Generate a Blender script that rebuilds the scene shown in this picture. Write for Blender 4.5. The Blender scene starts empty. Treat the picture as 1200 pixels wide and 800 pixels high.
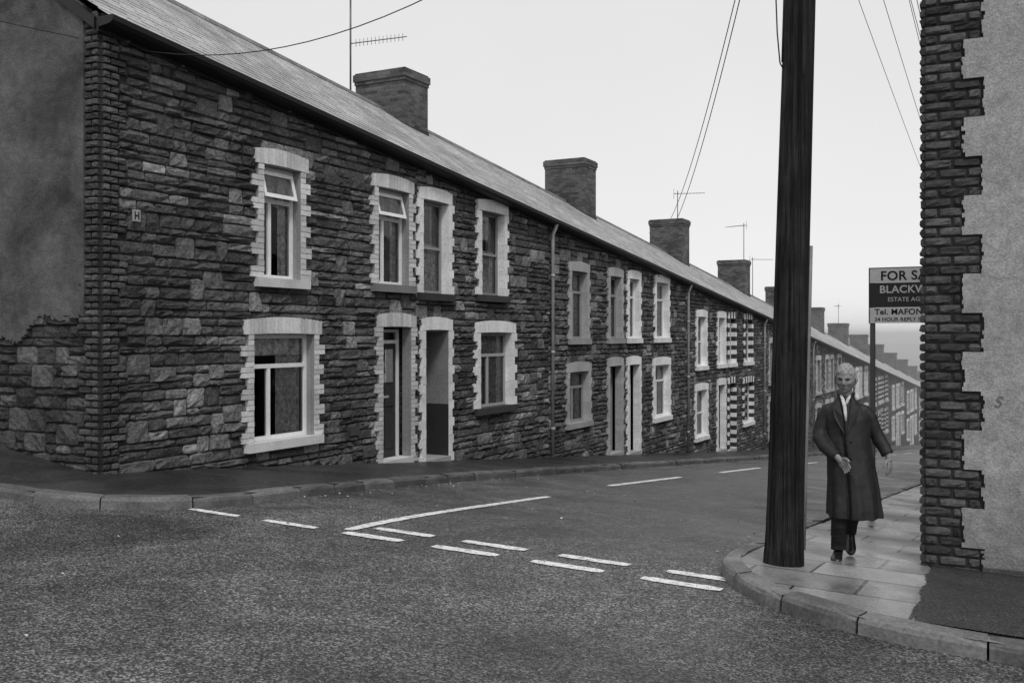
import bpy, math, random
from mathutils import Vector, Matrix
R=random.Random(7)
sc=bpy.context.scene
sc.view_settings.view_transform='Standard'
try: sc.view_settings.look='None'
except Exception: pass
sc.view_settings.exposure=0
col=sc.collection
# ------------------------------------------------------------ node helpers
def newmat(name):
    m=bpy.data.materials.new(name); m.use_nodes=True
    nt=m.node_tree; b=nt.nodes['Principled BSDF']; return m,nt,b
def N(nt,t,**k):
    n=nt.nodes.new(t)
    for a,v in k.items(): setattr(n,a,v)
    return n
def L(nt,a,b): nt.links.new(a,b)
def math_(nt,op,a,b=None,clamp=False):
    n=N(nt,'ShaderNodeMath',operation=op,use_clamp=clamp)
    for i,v in enumerate((a,b)):
        if v is None: continue
        if isinstance(v,(int,float)): n.inputs[i].default_value=v
        else: L(nt,v,n.inputs[i])
    return n.outputs[0]
def noise(nt,scale,detail=4,rough=.55,vec=None,dist=0):
    n=N(nt,'ShaderNodeTexNoise'); n.inputs['Scale'].default_value=scale; n.inputs['Detail'].default_value=detail
    n.inputs['Roughness'].default_value=rough; n.inputs['Distortion'].default_value=dist
    if vec is None:
        tc=N(nt,'ShaderNodeTexCoord'); vec=tc.outputs['Object']
    L(nt,vec,n.inputs['Vector']); return n.outputs[0]
def mrange(nt,v,a,b,c,d):
    n=N(nt,'ShaderNodeMapRange'); L(nt,v,n.inputs[0])
    for i,x in enumerate((a,b,c,d)): n.inputs[i+1].default_value=x
    return n.outputs[0]
def bump(nt,b,h,strength=.5,dist=.01):
    n=N(nt,'ShaderNodeBump'); n.inputs['Strength'].default_value=strength; n.inputs['Distance'].default_value=dist
    L(nt,h,n.inputs['Height']); L(nt,n.outputs[0],b.inputs['Normal'])
def mat(name,base=.5,rough=.8,amp=.25,ns=3,bs=60,bst=.3,bd=.004,attr=False,spec=.3,amp2=.12,ns2=40,metal=0):
    m,nt,b=newmat(name)
    v=mrange(nt,noise(nt,ns),.3,.7,1-amp,1+amp)
    v2=mrange(nt,noise(nt,ns2,3),.3,.7,1-amp2,1+amp2)
    v=math_(nt,'MULTIPLY',v,v2)
    if attr:
        a=N(nt,'ShaderNodeAttribute',attribute_name='Col'); v=math_(nt,'MULTIPLY',v,a.outputs['Fac'])
    else: v=math_(nt,'MULTIPLY',v,base)
    L(nt,v,b.inputs['Base Color'])
    b.inputs['Roughness'].default_value=rough; b.inputs['Specular IOR Level'].default_value=spec
    b.inputs['Metallic'].default_value=metal
    if bst: bump(nt,b,noise(nt,bs,4,.6),bst,bd)
    return m
def vec2(nt,kind):
    tc=N(nt,'ShaderNodeTexCoord'); s=N(nt,'ShaderNodeSeparateXYZ'); L(nt,tc.outputs['Object'],s.inputs[0])
    c=N(nt,'ShaderNodeCombineXYZ'); x,y,z=s.outputs
    if kind=='wall': L(nt,math_(nt,'ADD',x,y),c.inputs[0]); L(nt,z,c.inputs[1])
    if kind=='roof': L(nt,y,c.inputs[0]); L(nt,x,c.inputs[1])
    if kind=='xy': L(nt,x,c.inputs[0]); L(nt,y,c.inputs[1])
    return c.outputs[0]
def brickmat(name,c1,c2,cm,bw,bh,mort=.01,kind='wall',rough=.85,bst=.7,bd=.012,off=.5,spec=.3,rlo=None,amp=.35,ns=1.3):
    m,nt,b=newmat(name); v=vec2(nt,kind)
    t=N(nt,'ShaderNodeTexBrick',offset=off); L(nt,v,t.inputs['Vector'])
    t.inputs['Color1'].default_value=(c1,c1,c1,1); t.inputs['Color2'].default_value=(c2,c2,c2,1); t.inputs['Mortar'].default_value=(cm,cm,cm,1)
    t.inputs['Scale'].default_value=1; t.inputs['Mortar Size'].default_value=mort; t.inputs['Brick Width'].default_value=bw; t.inputs['Row Height'].default_value=bh
    t.inputs['Mortar Smooth'].default_value=.3
    n1=noise(nt,ns,5)
    g=math_(nt,'MULTIPLY',t.outputs['Color'],mrange(nt,n1,.3,.7,1-amp,1+amp))
    g=math_(nt,'MULTIPLY',g,mrange(nt,noise(nt,35,4),.3,.7,.75,1.25))
    L(nt,g,b.inputs['Base Color']); b.inputs['Specular IOR Level'].default_value=spec
    if rlo is None: b.inputs['Roughness'].default_value=rough
    else: L(nt,mrange(nt,n1,.38,.62,rlo,rough),b.inputs['Roughness'])
    h=math_(nt,'ADD',math_(nt,'SUBTRACT',1,t.outputs['Fac']),math_(nt,'MULTIPLY',noise(nt,30,4),.5))
    bump(nt,b,h,bst,bd); return m
M_stone=mat('rockfaced_stone',attr=True,rough=.7,amp=.38,ns=.9,bs=24,bst=1,bd=.04,amp2=.4,ns2=18,spec=.35)
M_mortar=mat('dark_mortar',.03,rough=.95)
M_brick=mat('dark_brick',attr=True,rough=.8,amp=.3,ns=2.5,bs=40,bst=.8,bd=.012,amp2=.3,ns2=25)
M_paint=mat('painted_masonry',attr=True,rough=.65,amp=.14,ns=2,bs=50,bst=.35,bd=.004,amp2=.14,ns2=25)
M_wood=mat('painted_timber',attr=True,rough=.5,amp=.06,ns=5,bs=30,bst=.1,bd=.002,amp2=.05,spec=.4)
M_sill=mat('sill_stone',attr=True,rough=.8,amp=.15)
M_chim=brickmat('chimney_brick',.13,.05,.10,.225,.078,.008)
M_far=brickmat('coursed_stone',.12,.04,.02,.34,.12,.012,bd=.03)
M_slate=brickmat('slate',.46,.27,.08,.26,.2,.006,kind='roof',rough=.5,bst=.6,bd=.012,spec=.6,amp=.3,ns=.7)
M_flag=brickmat('flagstones',.29,.13,.03,.85,.62,.013,kind='xy',rough=.6,bst=.5,bd=.01,spec=.5,rlo=.10,amp=.5,ns=.9)
M_kerb=mat('kerb_granite',attr=True,rough=.55,amp=.35,ns=2.5,bs=50,bst=.5,bd=.006,amp2=.25)
M_gut=mat('gutter_iron',.015,rough=.5,amp=.1)
M_pipe=mat('downpipe_grey',.38,rough=.5,amp=.2)
M_guard=mat('galvanised_guard',.2,rough=.5,amp=.3)
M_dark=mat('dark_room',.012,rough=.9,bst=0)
M_wire=mat('cable_black',.02,rough=.6,bst=0)
M_alu=mat('aerial_metal',.12,rough=.4,bst=0,metal=.5)
M_earth=mat('earth_grass',.12,rough=.95,amp=.4,ns=.05,bs=2,bst=.3,bd=.1)
M_curt=mat('curtain_fabric',attr=True,rough=.9,amp=.5,ns=14,bs=60,bst=.1,amp2=.3,ns2=50)
def rendermat(name,base,dk,lo,hi,bd=.014):
    m,nt,b=newmat(name)
    a=mrange(nt,noise(nt,.9,7,.65,dist=.4),.36,.64,lo,hi); c=mrange(nt,noise(nt,7,6,.7,dist=.5),.3,.7,.72,1.22)
    c2=mrange(nt,noise(nt,60,4,.7),.35,.65,.75,1.25)
    tc=N(nt,'ShaderNodeTexCoord'); s=N(nt,'ShaderNodeSeparateXYZ'); L(nt,tc.outputs['Object'],s.inputs[0])
    damp=mrange(nt,math_(nt,'ADD',s.outputs[2],math_(nt,'MULTIPLY',noise(nt,2.5,4),.7)),-.2,.9,dk,1)
    v=math_(nt,'MULTIPLY',math_(nt,'MULTIPLY',math_(nt,'MULTIPLY',a,c),c2),math_(nt,'MULTIPLY',damp,base))
    L(nt,v,b.inputs['Base Color']); b.inputs['Roughness'].default_value=.9
    h=math_(nt,'ADD',noise(nt,55,6,.75),math_(nt,'MULTIPLY',noise(nt,6,4,.6),1.5))
    bump(nt,b,h,.9,bd); return m
M_crender=rendermat('corner_cement_render',.37,.5,.8,1.12,.012)
M_render=rendermat('roughcast_render_dark',.11,1,.35,1.5,.035)
def asphalt(name,lo,hi,sc1=75,patch=.35,rl=.42,rh=.75,sp2=2.2,mid=(.8,1.2),fine=(.8,1.2),bst=.7,bd=.006):
    m,nt,b=newmat(name)
    tc=N(nt,'ShaderNodeTexCoord'); v=tc.outputs['Object']
    vo=N(nt,'ShaderNodeTexVoronoi'); vo.inputs['Scale'].default_value=sc1; L(nt,v,vo.inputs['Vector'])
    sp=N(nt,'ShaderNodeSeparateXYZ'); L(nt,vo.outputs['Color'],sp.inputs[0])
    chip=math_(nt,'POWER',sp.outputs[0],sp2)
    g=math_(nt,'ADD',math_(nt,'MULTIPLY',chip,hi-lo),lo)
    n1=noise(nt,.45,7,.6,vec=v,dist=.8)
    g=math_(nt,'MULTIPLY',g,mrange(nt,n1,.34,.66,1-patch,1+patch))
    g=math_(nt,'MULTIPLY',g,mrange(nt,noise(nt,3.5,5,.7),.3,.7,*mid))
    n3=noise(nt,24,4,.6)
    g=math_(nt,'MULTIPLY',g,mrange(nt,n3,.3,.7,*fine))
    L(nt,g,b.inputs['Base Color'])
    L(nt,mrange(nt,n1,.40,.60,rl,rh),b.inputs['Roughness']); b.inputs['Specular IOR Level'].default_value=.5
    h=math_(nt,'SUBTRACT',1,vo.outputs['Distance'])
    h=math_(nt,'ADD',h,n3)
    bump(nt,b,h,bst,bd); return m
M_road=asphalt('asphalt',.018,.24,80,.48,.30,.62,2.5,(.65,1.35),(.7,1.3),.85,.007)
M_tarpave=asphalt('pavement_tarmac',.012,.07,110,.35,.25,.7)
def markmat():
    m,nt,b=newmat('road_paint')
    w=noise(nt,13,6,.78); w2=noise(nt,80,3,.6)
    k=math_(nt,'ADD',math_(nt,'MULTIPLY',w,.6),math_(nt,'MULTIPLY',w2,.5))
    v=mrange(nt,k,.455,.55,.13,.86)
    L(nt,v,b.inputs['Base Color']); b.inputs['Roughness'].default_value=.6; bump(nt,b,noise(nt,60,4),.6,.006); return m
M_mark=markmat()
def glassmat():
    m=bpy.data.materials.new('window_glass'); m.use_nodes=True; nt=m.node_tree; nt.nodes.clear()
    o=N(nt,'ShaderNodeOutputMaterial'); mx=N(nt,'ShaderNodeMixShader'); t=N(nt,'ShaderNodeBsdfTransparent'); g=N(nt,'ShaderNodeBsdfGlossy')
    g.inputs['Roughness'].default_value=.03; t.inputs[0].default_value=(.85,.85,.85,1)
    f=N(nt,'ShaderNodeFresnel'); f.inputs[0].default_value=1.5
    L(nt,math_(nt,'ADD',f.outputs[0],.02),mx.inputs[0]); L(nt,t.outputs[0],mx.inputs[1]); L(nt,g.outputs[0],mx.inputs[2]); L(nt,mx.outputs[0],o.inputs[0])
    n=N(nt,'ShaderNodeBump'); n.inputs['Strength'].default_value=.15; n.inputs['Distance'].default_value=.02
    L(nt,noise(nt,2.5,2),n.inputs['Height']); L(nt,n.outputs[0],g.inputs['Normal'])
    return m
M_glass=glassmat()
def polemat():
    m,nt,b=newmat('tarred_timber')
    tc=N(nt,'ShaderNodeTexCoord'); mp=N(nt,'ShaderNodeMapping'); mp.inputs['Scale'].default_value=(32,32,.6); L(nt,tc.outputs['Object'],mp.inputs[0])
    n=noise(nt,1,7,.8,vec=mp.outputs[0]); g=mrange(nt,n,.42,.66,.003,.06)
    g=math_(nt,'MULTIPLY',g,mrange(nt,noise(nt,2.2,5,.7),.35,.65,.35,1.25))
    L(nt,g,b.inputs['Base Color']); b.inputs['Roughness'].default_value=.75; b.inputs['Specular IOR Level'].default_value=.2
    bump(nt,b,n,1,.035); return m
M_pole=polemat()
# ------------------------------------------------------------ mesh builder
class MB:
    def __init__(s): s.v=[]; s.f=[]; s.c=[]
    def face(s,pts,c=.5):
        n=len(s.v); s.v.extend(pts); s.f.append(tuple(range(n,n+len(pts)))); s.c.append(c)
    def hexa(s,p,c=.5):
        n=len(s.v); s.v.extend(p)
        for q in ((0,3,2,1),(4,5,6,7),(0,1,5,4),(1,2,6,5),(2,3,7,6),(3,0,4,7)): s.f.append(tuple(n+i for i in q)); s.c.append(c)
    def box(s,x0,x1,y0,y1,z0,z1,c=.5):
        s.hexa([(x0,y0,z0),(x1,y0,z0),(x1,y1,z0),(x0,y1,z0),(x0,y0,z1),(x1,y0,z1),(x1,y1,z1),(x0,y1,z1)],c)
    def mbox(s,M,a0,a1,z0,z1,o0,o1,c=.5):
        s.hexa([M(a0,z0,o0),M(a1,z0,o0),M(a1,z0,o1),M(a0,z0,o1),M(a0,z1,o0),M(a1,z1,o0),M(a1,z1,o1),M(a0,z1,o1)],c)
    def tube(s,pts,rad,n=12,c=.5,sq=1):
        rings=[];pts=[Vector(p) for p in pts]
        if isinstance(rad,(int,float)): rad=[rad]*len(pts)
        up=None
        for i,p in enumerate(pts):
            d=(pts[min(i+1,len(pts)-1)]-pts[max(i-1,0)]).normalized()
            if up is None: up=Vector((0,0,1)) if abs(d.z)<.9 else Vector((1,0,0))
            a=d.cross(up).normalized(); b=d.cross(a).normalized()
            k=len(s.v); rings.append(k)
            for j in range(n):
                t=2*math.pi*j/n; s.v.append(tuple(p+a*rad[i]*math.cos(t)+b*rad[i]*math.sin(t)*sq))
        for r0,r1 in zip(rings,rings[1:]):
            for j in range(n): s.f.append((r0+j,r0+(j+1)%n,r1+(j+1)%n,r1+j)); s.c.append(c)
        s.f.append(tuple(rings[0]+j for j in range(n))[::-1]); s.c.append(c)
        s.f.append(tuple(rings[-1]+j for j in range(n))); s.c.append(c)
    def ell(s,cen,r,c=.5,nu=20,nv=12,rot=None):
        k=len(s.v); cen=Vector(cen)
        for i in range(nv+1):
            ph=math.pi*i/nv
            for j in range(nu):
                t=2*math.pi*j/nu
                p=Vector((r[0]*math.sin(ph)*math.cos(t),r[1]*math.sin(ph)*math.sin(t),r[2]*math.cos(ph)))
                if rot: p=rot@p
                s.v.append(tuple(cen+p))
        for i in range(nv):
            for j in range(nu): s.f.append((k+i*nu+j,k+(i+1)*nu+j,k+(i+1)*nu+(j+1)%nu,k+i*nu+(j+1)%nu)); s.c.append(c)
    def loft(s,rings,c=.5):
        n=len(rings[0]); ks=[]
        for r in rings: ks.append(len(s.v)); s.v.extend(r)
        for a,b in zip(ks,ks[1:]):
            for j in range(n): s.f.append((a+j,a+(j+1)%n,b+(j+1)%n,b+j)); s.c.append(c)
        s.f.append(tuple(ks[0]+j for j in range(n))[::-1]); s.c.append(c)
        s.f.append(tuple(ks[-1]+j for j in range(n))); s.c.append(c)
    def obj(s,name,mats,parent=None,smooth=False):
        me=bpy.data.meshes.new(name); me.from_pydata(s.v,[],s.f)
        me.materials.append(mats)
        a=me.attributes.new('Col','FLOAT','FACE'); a.data.foreach_set('value',s.c)
        if smooth: me.polygons.foreach_set('use_smooth',[True]*len(me.polygons))
        me.update(); o=bpy.data.objects.new(name,me); col.objects.link(o)
        if parent: o.parent=parent
        return o
def empty(name,loc=(0,0,0),rz=0):
    e=bpy.data.objects.new(name,None); col.objects.link(e); e.location=loc; e.rotation_euler=(0,0,rz); e.empty_display_size=.3; return e
# ------------------------------------------------------------ terrain
SL=.094
def fs(s):
    if s>150: s=150
    sp=.6*math.log1p(math.exp(min(s/.6,40))) if s<20 else s
    if s<-40: s=-40
    return -.03*s-.064*sp
def P(w,s):
    x=-.03*max(min(w,60),0)
    if w<0: x+= .13*min(-w,14)*(1 if s<1 else max(0,1-(s-1)/6))
    return fs(s)+x
ZR=.11
def Rd(w,s): return P(w,s)-ZR
def frange(a,b,st):
    o=[];x=a
    while x<b-1e-6: o.append(x); x+=st
    o.append(b); return o
def sheet(name,xs,ys,fz,m):
    v=[(x,y,fz(x,y)) for y in ys for x in xs]; n=len(xs)
    f=[(j*n+i,j*n+i+1,(j+1)*n+i+1,(j+1)*n+i) for j in range(len(ys)-1) for i in range(n-1)]
    mb=MB(); mb.v=v; mb.f=f; mb.c=[.5]*len(f); return mb.obj(name,m,smooth=True)
gx=[-1500,-600,-400,-250,-150,-90,-60,-40,-25,-14,-10,-5,-2,0,3,6,9,15,25,40,60,90,150,250,400,600,1500]
gy=[-1500,-500,-300,-150,-80,-40,-25,-15,-8,-4,-2,-1,0,1,2,4,6,8,12,18,30,50,80,120,150,200,300,400,600,800,2000]
sheet('ground',gx,gy,lambda x,y:P(x,y)-ZR-.25,M_earth)
sheet('road',frange(-14,0,2)+frange(1,20,1)+[30,40],frange(-14,-4,1)+frange(-3.5,6,.5)+frange(8,150,4),Rd,M_road)
def arc(cx,cy,r,a0,a1,n):
    return [(cx+r*math.cos(math.radians(a0+(a1-a0)*i/n)),cy+r*math.sin(math.radians(a0+(a1-a0)*i/n))) for i in range(n+1)]
def kl(s): return 1.7+.5*math.exp(-s/5)
KL=[(w,-1.4) for w in frange(-14,0,1)]+[(.4,-1.4)]+arc(.8,0,1.4,-90,0,12)
KL+= [(kl(s),s) for s in frange(.6,6,.6)]+[(kl(s),s) for s in frange(8,148,4)]
WL=[(w,.06) for w in frange(-14,0,1)]+[(-.04,.06)]+[(-.06,.06) for i in range(13)]
WL+=[(-.06,s) for s in frange(.6,6,.6)]+[(-.06,s) for s in frange(8,148,4)]
KR=[(w,-1.4) for w in [40,30,22,16,13,11.5,10.5,9.8]]+arc(9.3,.6,2.0,-90,-180,14)+[(7.3,s) for s in frange(1.2,6,.6)]+[(7.3,s) for s in frange(8,148,4)]
WR=[(w,1.25) for w in [40,30,22,16,13,11.5,10.5,9.8]]+[(9.4-.55*i/14,1.25) for i in range(15)]+[(8.85,max(s,1.3)) for s in frange(1.2,6,.6)]+[(8.85,s) for s in frange(8,148,4)]
def strip(name,K,W,m,sub=8,dz=0):
    mb=MB(); pts=[]
    for (a,b),(c,d) in zip(K,W):
        row=[]
        for j in range(sub+1):
            t=j/sub; x=a+(c-a)*t; y=b+(d-b)*t; row.append((x,y,P(x,y)+dz))
        pts.append(row)
    n=sub+1
    mb.v=[p for r in pts for p in r]
    mb.f=[(i*n+j,i*n+j+1,(i+1)*n+j+1,(i+1)*n+j) for i in range(len(pts)-1) for j in range(sub)]
    mb.c=[.5]*len(mb.f); return mb.obj(name,m,smooth=True)
strip('pavement',KL,WL,M_tarpave)
strip('pavement',KR,WR,M_flag)
mb=MB()
xs=frange(8.95,40,.5) ; ys=frange(-1.24,1.19,.1)
vv=[(x+((.015*math.sin(y*9)+.01*math.sin(y*31)-.04*(y+1.2)) if i==0 else 0),y,P(x,y)+.02) for y in ys for i,x in enumerate(xs)]; n=len(xs)
mb.v=vv; mb.f=[(j*n+i,j*n+i+1,(j+1)*n+i+1,(j+1)*n+i) for j in range(len(ys)-1) for i in range(n-1)]; mb.c=[.5]*len(mb.f)
mb.obj('pavement_patch',M_tarpave,smooth=True)
def kerb(name,K,side,lo,hi):
    pts=[Vector((a,b)) for a,b in K]; d=[0]
    for a,b in zip(pts,pts[1:]): d.append(d[-1]+(b-a).length)
    def at(t):
        for i in range(len(d)-1):
            if t<=d[i+1]:
                u=(t-d[i])/max(d[i+1]-d[i],1e-6); return pts[i].lerp(pts[i+1],u)
        return pts[-1]
    mb=MB(); t=0
    while t<d[-1]-1:
        ln=R.uniform(.6,.95); cc=R.uniform(lo,hi); nseg=4
        rise=R.uniform(-.006,.012); sh=R.uniform(-.012,.012)
        rows=[]
        for k in range(nseg+1):
            q=t+.007+(ln-.014)*k/nseg; p=at(q); dr=(at(q+.05)-at(q-.05 if q>.05 else 0)).normalized(); nn=Vector((-dr.y,dr.x))*side
            en=.012 if k in(0,nseg) else 0
            def pt(o,z):
                o+=sh+R.uniform(-.004,.004); x=p.x+nn.x*o; y=p.y+nn.y*o; return (x,y,P(p.x,p.y)+z+R.uniform(-.003,.003))
            rows.append([pt(.03,-ZR-.1),pt(.03-en,-.035+rise),pt(.018-en,-.005+rise-en),pt(-.004,.008+rise-en),pt(-.125,.014+rise-en*.5),pt(-.125,-.1)])
        k0=len(mb.v)
        for r in rows: mb.v.extend(r)
        for i in range(nseg):
            for j in range(5): a=k0+i*6+j; mb.f.append((a,a+1,a+7,a+6)); mb.c.append(cc)
        mb.f.append(tuple(k0+j for j in range(6))); mb.c.append(cc*.4)
        mb.f.append(tuple(k0+nseg*6+j for j in range(6))); mb.c.append(cc*.4)
        t+=ln
    mb.obj(name,M_kerb)
kerb('kerb',KL,-1,.08,.15); kerb('kerb',KR,1,.09,.18)
mb=MB()
for sd in (-1,1):
    for i in range(280):
        if sd<0: s=R.uniform(0,22); w=kl(s)+abs(R.gauss(0,.22))+.05
        else: s=R.uniform(1,14); w=7.25-abs(R.gauss(0,.15))
        if R.random()<.2: w=R.uniform(2.5,7); s=R.uniform(-6,6)
        z=Rd(w,s)+.008; a=R.uniform(0,6.28); r=R.uniform(.006,.022)
        mb.face([(w+r*math.cos(a+t),s+r*.6*math.sin(a+t),z+R.uniform(0,.014)) for t in (0,1.4,3.1,4.6)],R.uniform(.1,.6))
mb.obj('litter',M_sill)
mb=MB()
def mark(w0,s0,w1,s1,wd=.1):
    d=Vector((w1-w0,s1-s0)); ln=d.length; d/=ln; n=Vector((-d.y,d.x))*wd/2; k=max(6,int(ln/.07))
    pr=None
    for i in range(k+1):
        e=.7 if i in (0,k) else 1
        p=Vector((w0,s0))+d*ln*i/k; a=p+n*e*(1+R.uniform(-.13,.13)); b=p-n*e*(1+R.uniform(-.13,.13))
        cur=((a.x,a.y,Rd(a.x,a.y)+.006),(b.x,b.y,Rd(b.x,b.y)+.006))
        if pr: mb.face([pr[0],pr[1],cur[1],cur[0]])
        pr=cur
for k in range(6):
    a=2.08+.965*k; mark(a,-.64,a+.64,-.64,.14 if k>1 else .11)
for k in range(2,6):
    a=2.15+.965*k; mark(a,-.24,a+.64,-.24,.14)
mark(3.95,-.52,3.72,4.3,.12)
mark(3.42,7.2,3.3,11.3,.13); mark(3.25,14.3,3.15,18.4,.13)
for k in range(3,14): mark(3.2,1.0+k*7,3.2,5+k*7,.1)
mb.obj('road_markings',M_mark)
# ------------------------------------------------------------ masonry
def pil(mb,M,a0,a1,z0,z1,dep,c,rg=.3,e=.016,top=None,rr=R,base=0,jit=.006):
    us=[a0,a0+e,a0+(a1-a0)*rr.uniform(.28,.42),a0+(a1-a0)*rr.uniform(.58,.72),a1-e,a1]
    vs=[z0,z0+e,(z0+z1)/2+rr.uniform(-.15,.15)*(z1-z0),z1-e,z1]
    k=len(mb.v); tz=rr.uniform(-.25,.25); tu=rr.uniform(-.2,.2)
    for j,z in enumerate(vs):
        for i,a in enumerate(us):
            bd=i in(0,5) or j in (0,4)
            o=base if bd else base+dep*(1+rr.uniform(-rg,rg)+tz*(j-2)+tu*(i-2.5)*.5)*(1 if (i in(2,3) and j==2) else .78)
            cs=(i in (0,1,4,5)) and (j in(0,1,3,4)); sh=.009 if cs else 0
            aa=a+(sh if i<2 else -sh if i>3 else 0)*rr.uniform(0,1); zq=z+(sh if j<2 else -sh if j>2 else 0)*rr.uniform(0,1)
            zz=zq if top is None else min(zq,top(a))
            mb.v.append(M(aa+(rr.uniform(-jit,jit)),zz+rr.uniform(-jit,jit),o))
    for j in range(4):
        for i in range(5):
            q=k+j*6+i; mb.f.append((q,q+1,q+7,q+6)); mb.c.append(c)
def stonecol(rr):
    x=rr.random()
    if x<.04: return rr.uniform(.2,.3)
    if x<.18: return rr.uniform(.12,.19)
    return rr.uniform(.05,.11)
def stonefill(mb,M,a0,a1,zb,zt,excl,rr=R,a0f=None,cm=1):
    zs=[zb]
    while zs[-1]<zt(a0) or zs[-1]<zt(a1): zs.append(zs[-1]+rr.choice([rr.uniform(.085,.105),rr.uniform(.105,.13),rr.uniform(.13,.17)]))
    blocked=[]
    def free(i):
        zc=(zs[i]+zs[i+1])/2; lo=a0 if a0f is None else a0f(i,zc)
        return [(lo,a1)],[(x0,x1) for x0,x1,y0,y1 in excl if y0<zc<y1]
    def sub(iv,cuts):
        for c0,c1 in cuts:
            n=[]
            for a,b in iv:
                if c1<=a or c0>=b: n.append((a,b)); continue
                if c0>a: n.append((a,c0))
                if c1<b: n.append((c1,b))
            iv=n
        return iv
    for i in range(len(zs)-1):
        iv,cuts=free(i); iv=sub(iv,cuts+blocked); nb=[]
        nxt=sub(*free(i+1)) if i+2<len(zs) else []
        for a,b in iv:
            x=a
            while x<b-.03:
                w=rr.uniform(.17,.38) if rr.random()<.6 else rr.uniform(.32,.6)
                if b-(x+w)<.14: w=b-x
                if zs[i]>max(zt(x),zt(x+w)): x+=w; continue
                zt1=zs[i+1]; c=stonecol(rr)
                if rr.random()<.14 and w<b-x:
                    w2=min(rr.uniform(.2,.4),b-x)
                    if b-x-w2<.12: w2=b-x
                    if w2<.55 and any(p<=x and x+w2<=q for p,q in nxt):
                        w=w2; zt1=zs[i+2]; nb.append((x,x+w)); c=rr.uniform(.12,.25) if rr.random()<.6 else c
                pil(mb,M,x+.004,x+w-.004,zs[i]+.004,zt1-.004,rr.uniform(.022,.06),c*cm,.5,top=lambda q:zt(q)-.01,rr=rr)
                x+=w
        blocked=nb
def brickrun(mb,M,a0,a1,z0,z1,o0,o1,c,bl=.215,off=0,rr=R,jit=.25,rough=False):
    x=a0-off
    while x<a1:
        p=max(x,a0); q=min(x+bl,a1)
        if q-p>.02:
            cc=c*rr.uniform(1-jit,1+jit)
            if rough:
                mb.mbox(M,p+.005,q-.005,z0+.005,z1-.005,o0,o1-.012,cc*.6)
                pil(mb,M,p+.005,q-.005,z0+.005,z1-.005,.018,cc,.5,.009,rr=rr,base=o1-.0118,jit=.002)
            else: mb.mbox(M,p+.004,q-.004,z0+.004,z1-.004,o0,o1+rr.uniform(-.004,.004),cc)
        x+=bl+.01
def wallstrip(mb,M,a0,a1,zb,zt,holes,o=0,c=.5):
    bs=sorted(set([a0,a1]+[x for h in holes for x in (h[0],h[1]) if a0<x<a1]))
    for a,b in zip(bs,bs[1:]):
        m=(a+b)/2; hs=sorted([h for h in holes if h[0]<m<h[1]],key=lambda h:h[2]); z=zb
        for h in hs:
            if h[2]>z: mb.face([M(a,z,o),M(b,z,o),M(b,h[2],o),M(a,h[2],o)],c)
            z=h[3]
        mb.face([M(a,z,o),M(b,z,o),M(b,zt(b),o),M(a,zt(a),o)],c)
def surround(mb,M,o,rr):
    a0,a1,z0,z1=o['r']; st=o.get('st','brick'); c=min(.85,o.get('c',.5)*1.15); PO=.068
    ch=.155; n=max(1,round((z1-z0)/ch)); ch=(z1-z0)/n; hw=o.get('hw',.23); nw=.115
    for i in range(n):
        w=hw if i%2==0 else nw
        cc=c if st!='stripe' else (c if i%2==0 else .04)
        if st=='stripe': w=hw
        for sgn in (0,1):
            ww=w*rr.uniform(.94,1.06)
            x0,x1=(a0-ww,a0) if sgn==0 else (a1,a1+ww)
            if st=='brick':
                for k in range(2):
                    mb.mbox(M,x0+.003,x1-.003,z0+i*ch+k*ch/2+.004,z0+i*ch+(k+1)*ch/2-.004,-.12,PO+rr.uniform(-.004,.004),cc*rr.uniform(.75,1.14))
            else: mb.mbox(M,x0,x1,z0+i*ch+.001,z0+(i+1)*ch-.001,-.12,PO+(.004 if i%2 else 0)+rr.uniform(-.002,.002),cc*rr.uniform(.88,1.05))
    mb.mbox(M,a0-.11,a0-.002,z0,z1,-.13,PO-.012,c*.42); mb.mbox(M,a1+.002,a1+.11,z0,z1,-.13,PO-.012,c*.42)
    W=a1-a0+2*o.get('hd',.17); b0=a0-o.get('hd',.17); nb=max(6,int(W/.08))
    if st=='stripe': nb=max(5,int(W/.16))
    for i in range(nb):
        x0=b0+W*i/nb; x1=b0+W*(i+1)/nb; t=((x0+x1)/2-(a0+a1)/2)/(W/2); cam=.05*(1-t*t)
        g=.004 if st=='brick' else .0015
        cc=c*rr.uniform(.8,1.14) if st=='brick' else (c*rr.uniform(.93,1.04) if st!='stripe' or i%2==0 else .04)
        mb.mbox(M,x0+g,x1-g,z1+.001+cam*.35,z1+.2+cam,-.12,PO+.004+rr.uniform(-.002,.002),cc)
    mb.mbox(M,b0+.01,b0+W-.01,z1+.003,z1+.19,-.12,PO-.012,c*.4)
def box5(D,M,a0,a1,z0,z1,o0,o1,c):
    D.face([M(a0,z0,o1),M(a1,z0,o1),M(a1,z1,o1),M(a0,z1,o1)],c)
    D.face([M(a0,z0,o0),M(a0,z0,o1),M(a0,z1,o1),M(a0,z1,o0)],c);D.face([M(a1,z0,o0),M(a1,z0,o1),M(a1,z1,o1),M(a1,z1,o0)],c)
    D.face([M(a0,z0,o0),M(a1,z0,o0),M(a1,z0,o1),M(a0,z0,o1)],c);D.face([M(a0,z1,o0),M(a1,z1,o0),M(a1,z1,o1),M(a0,z1,o1)],c)
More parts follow.
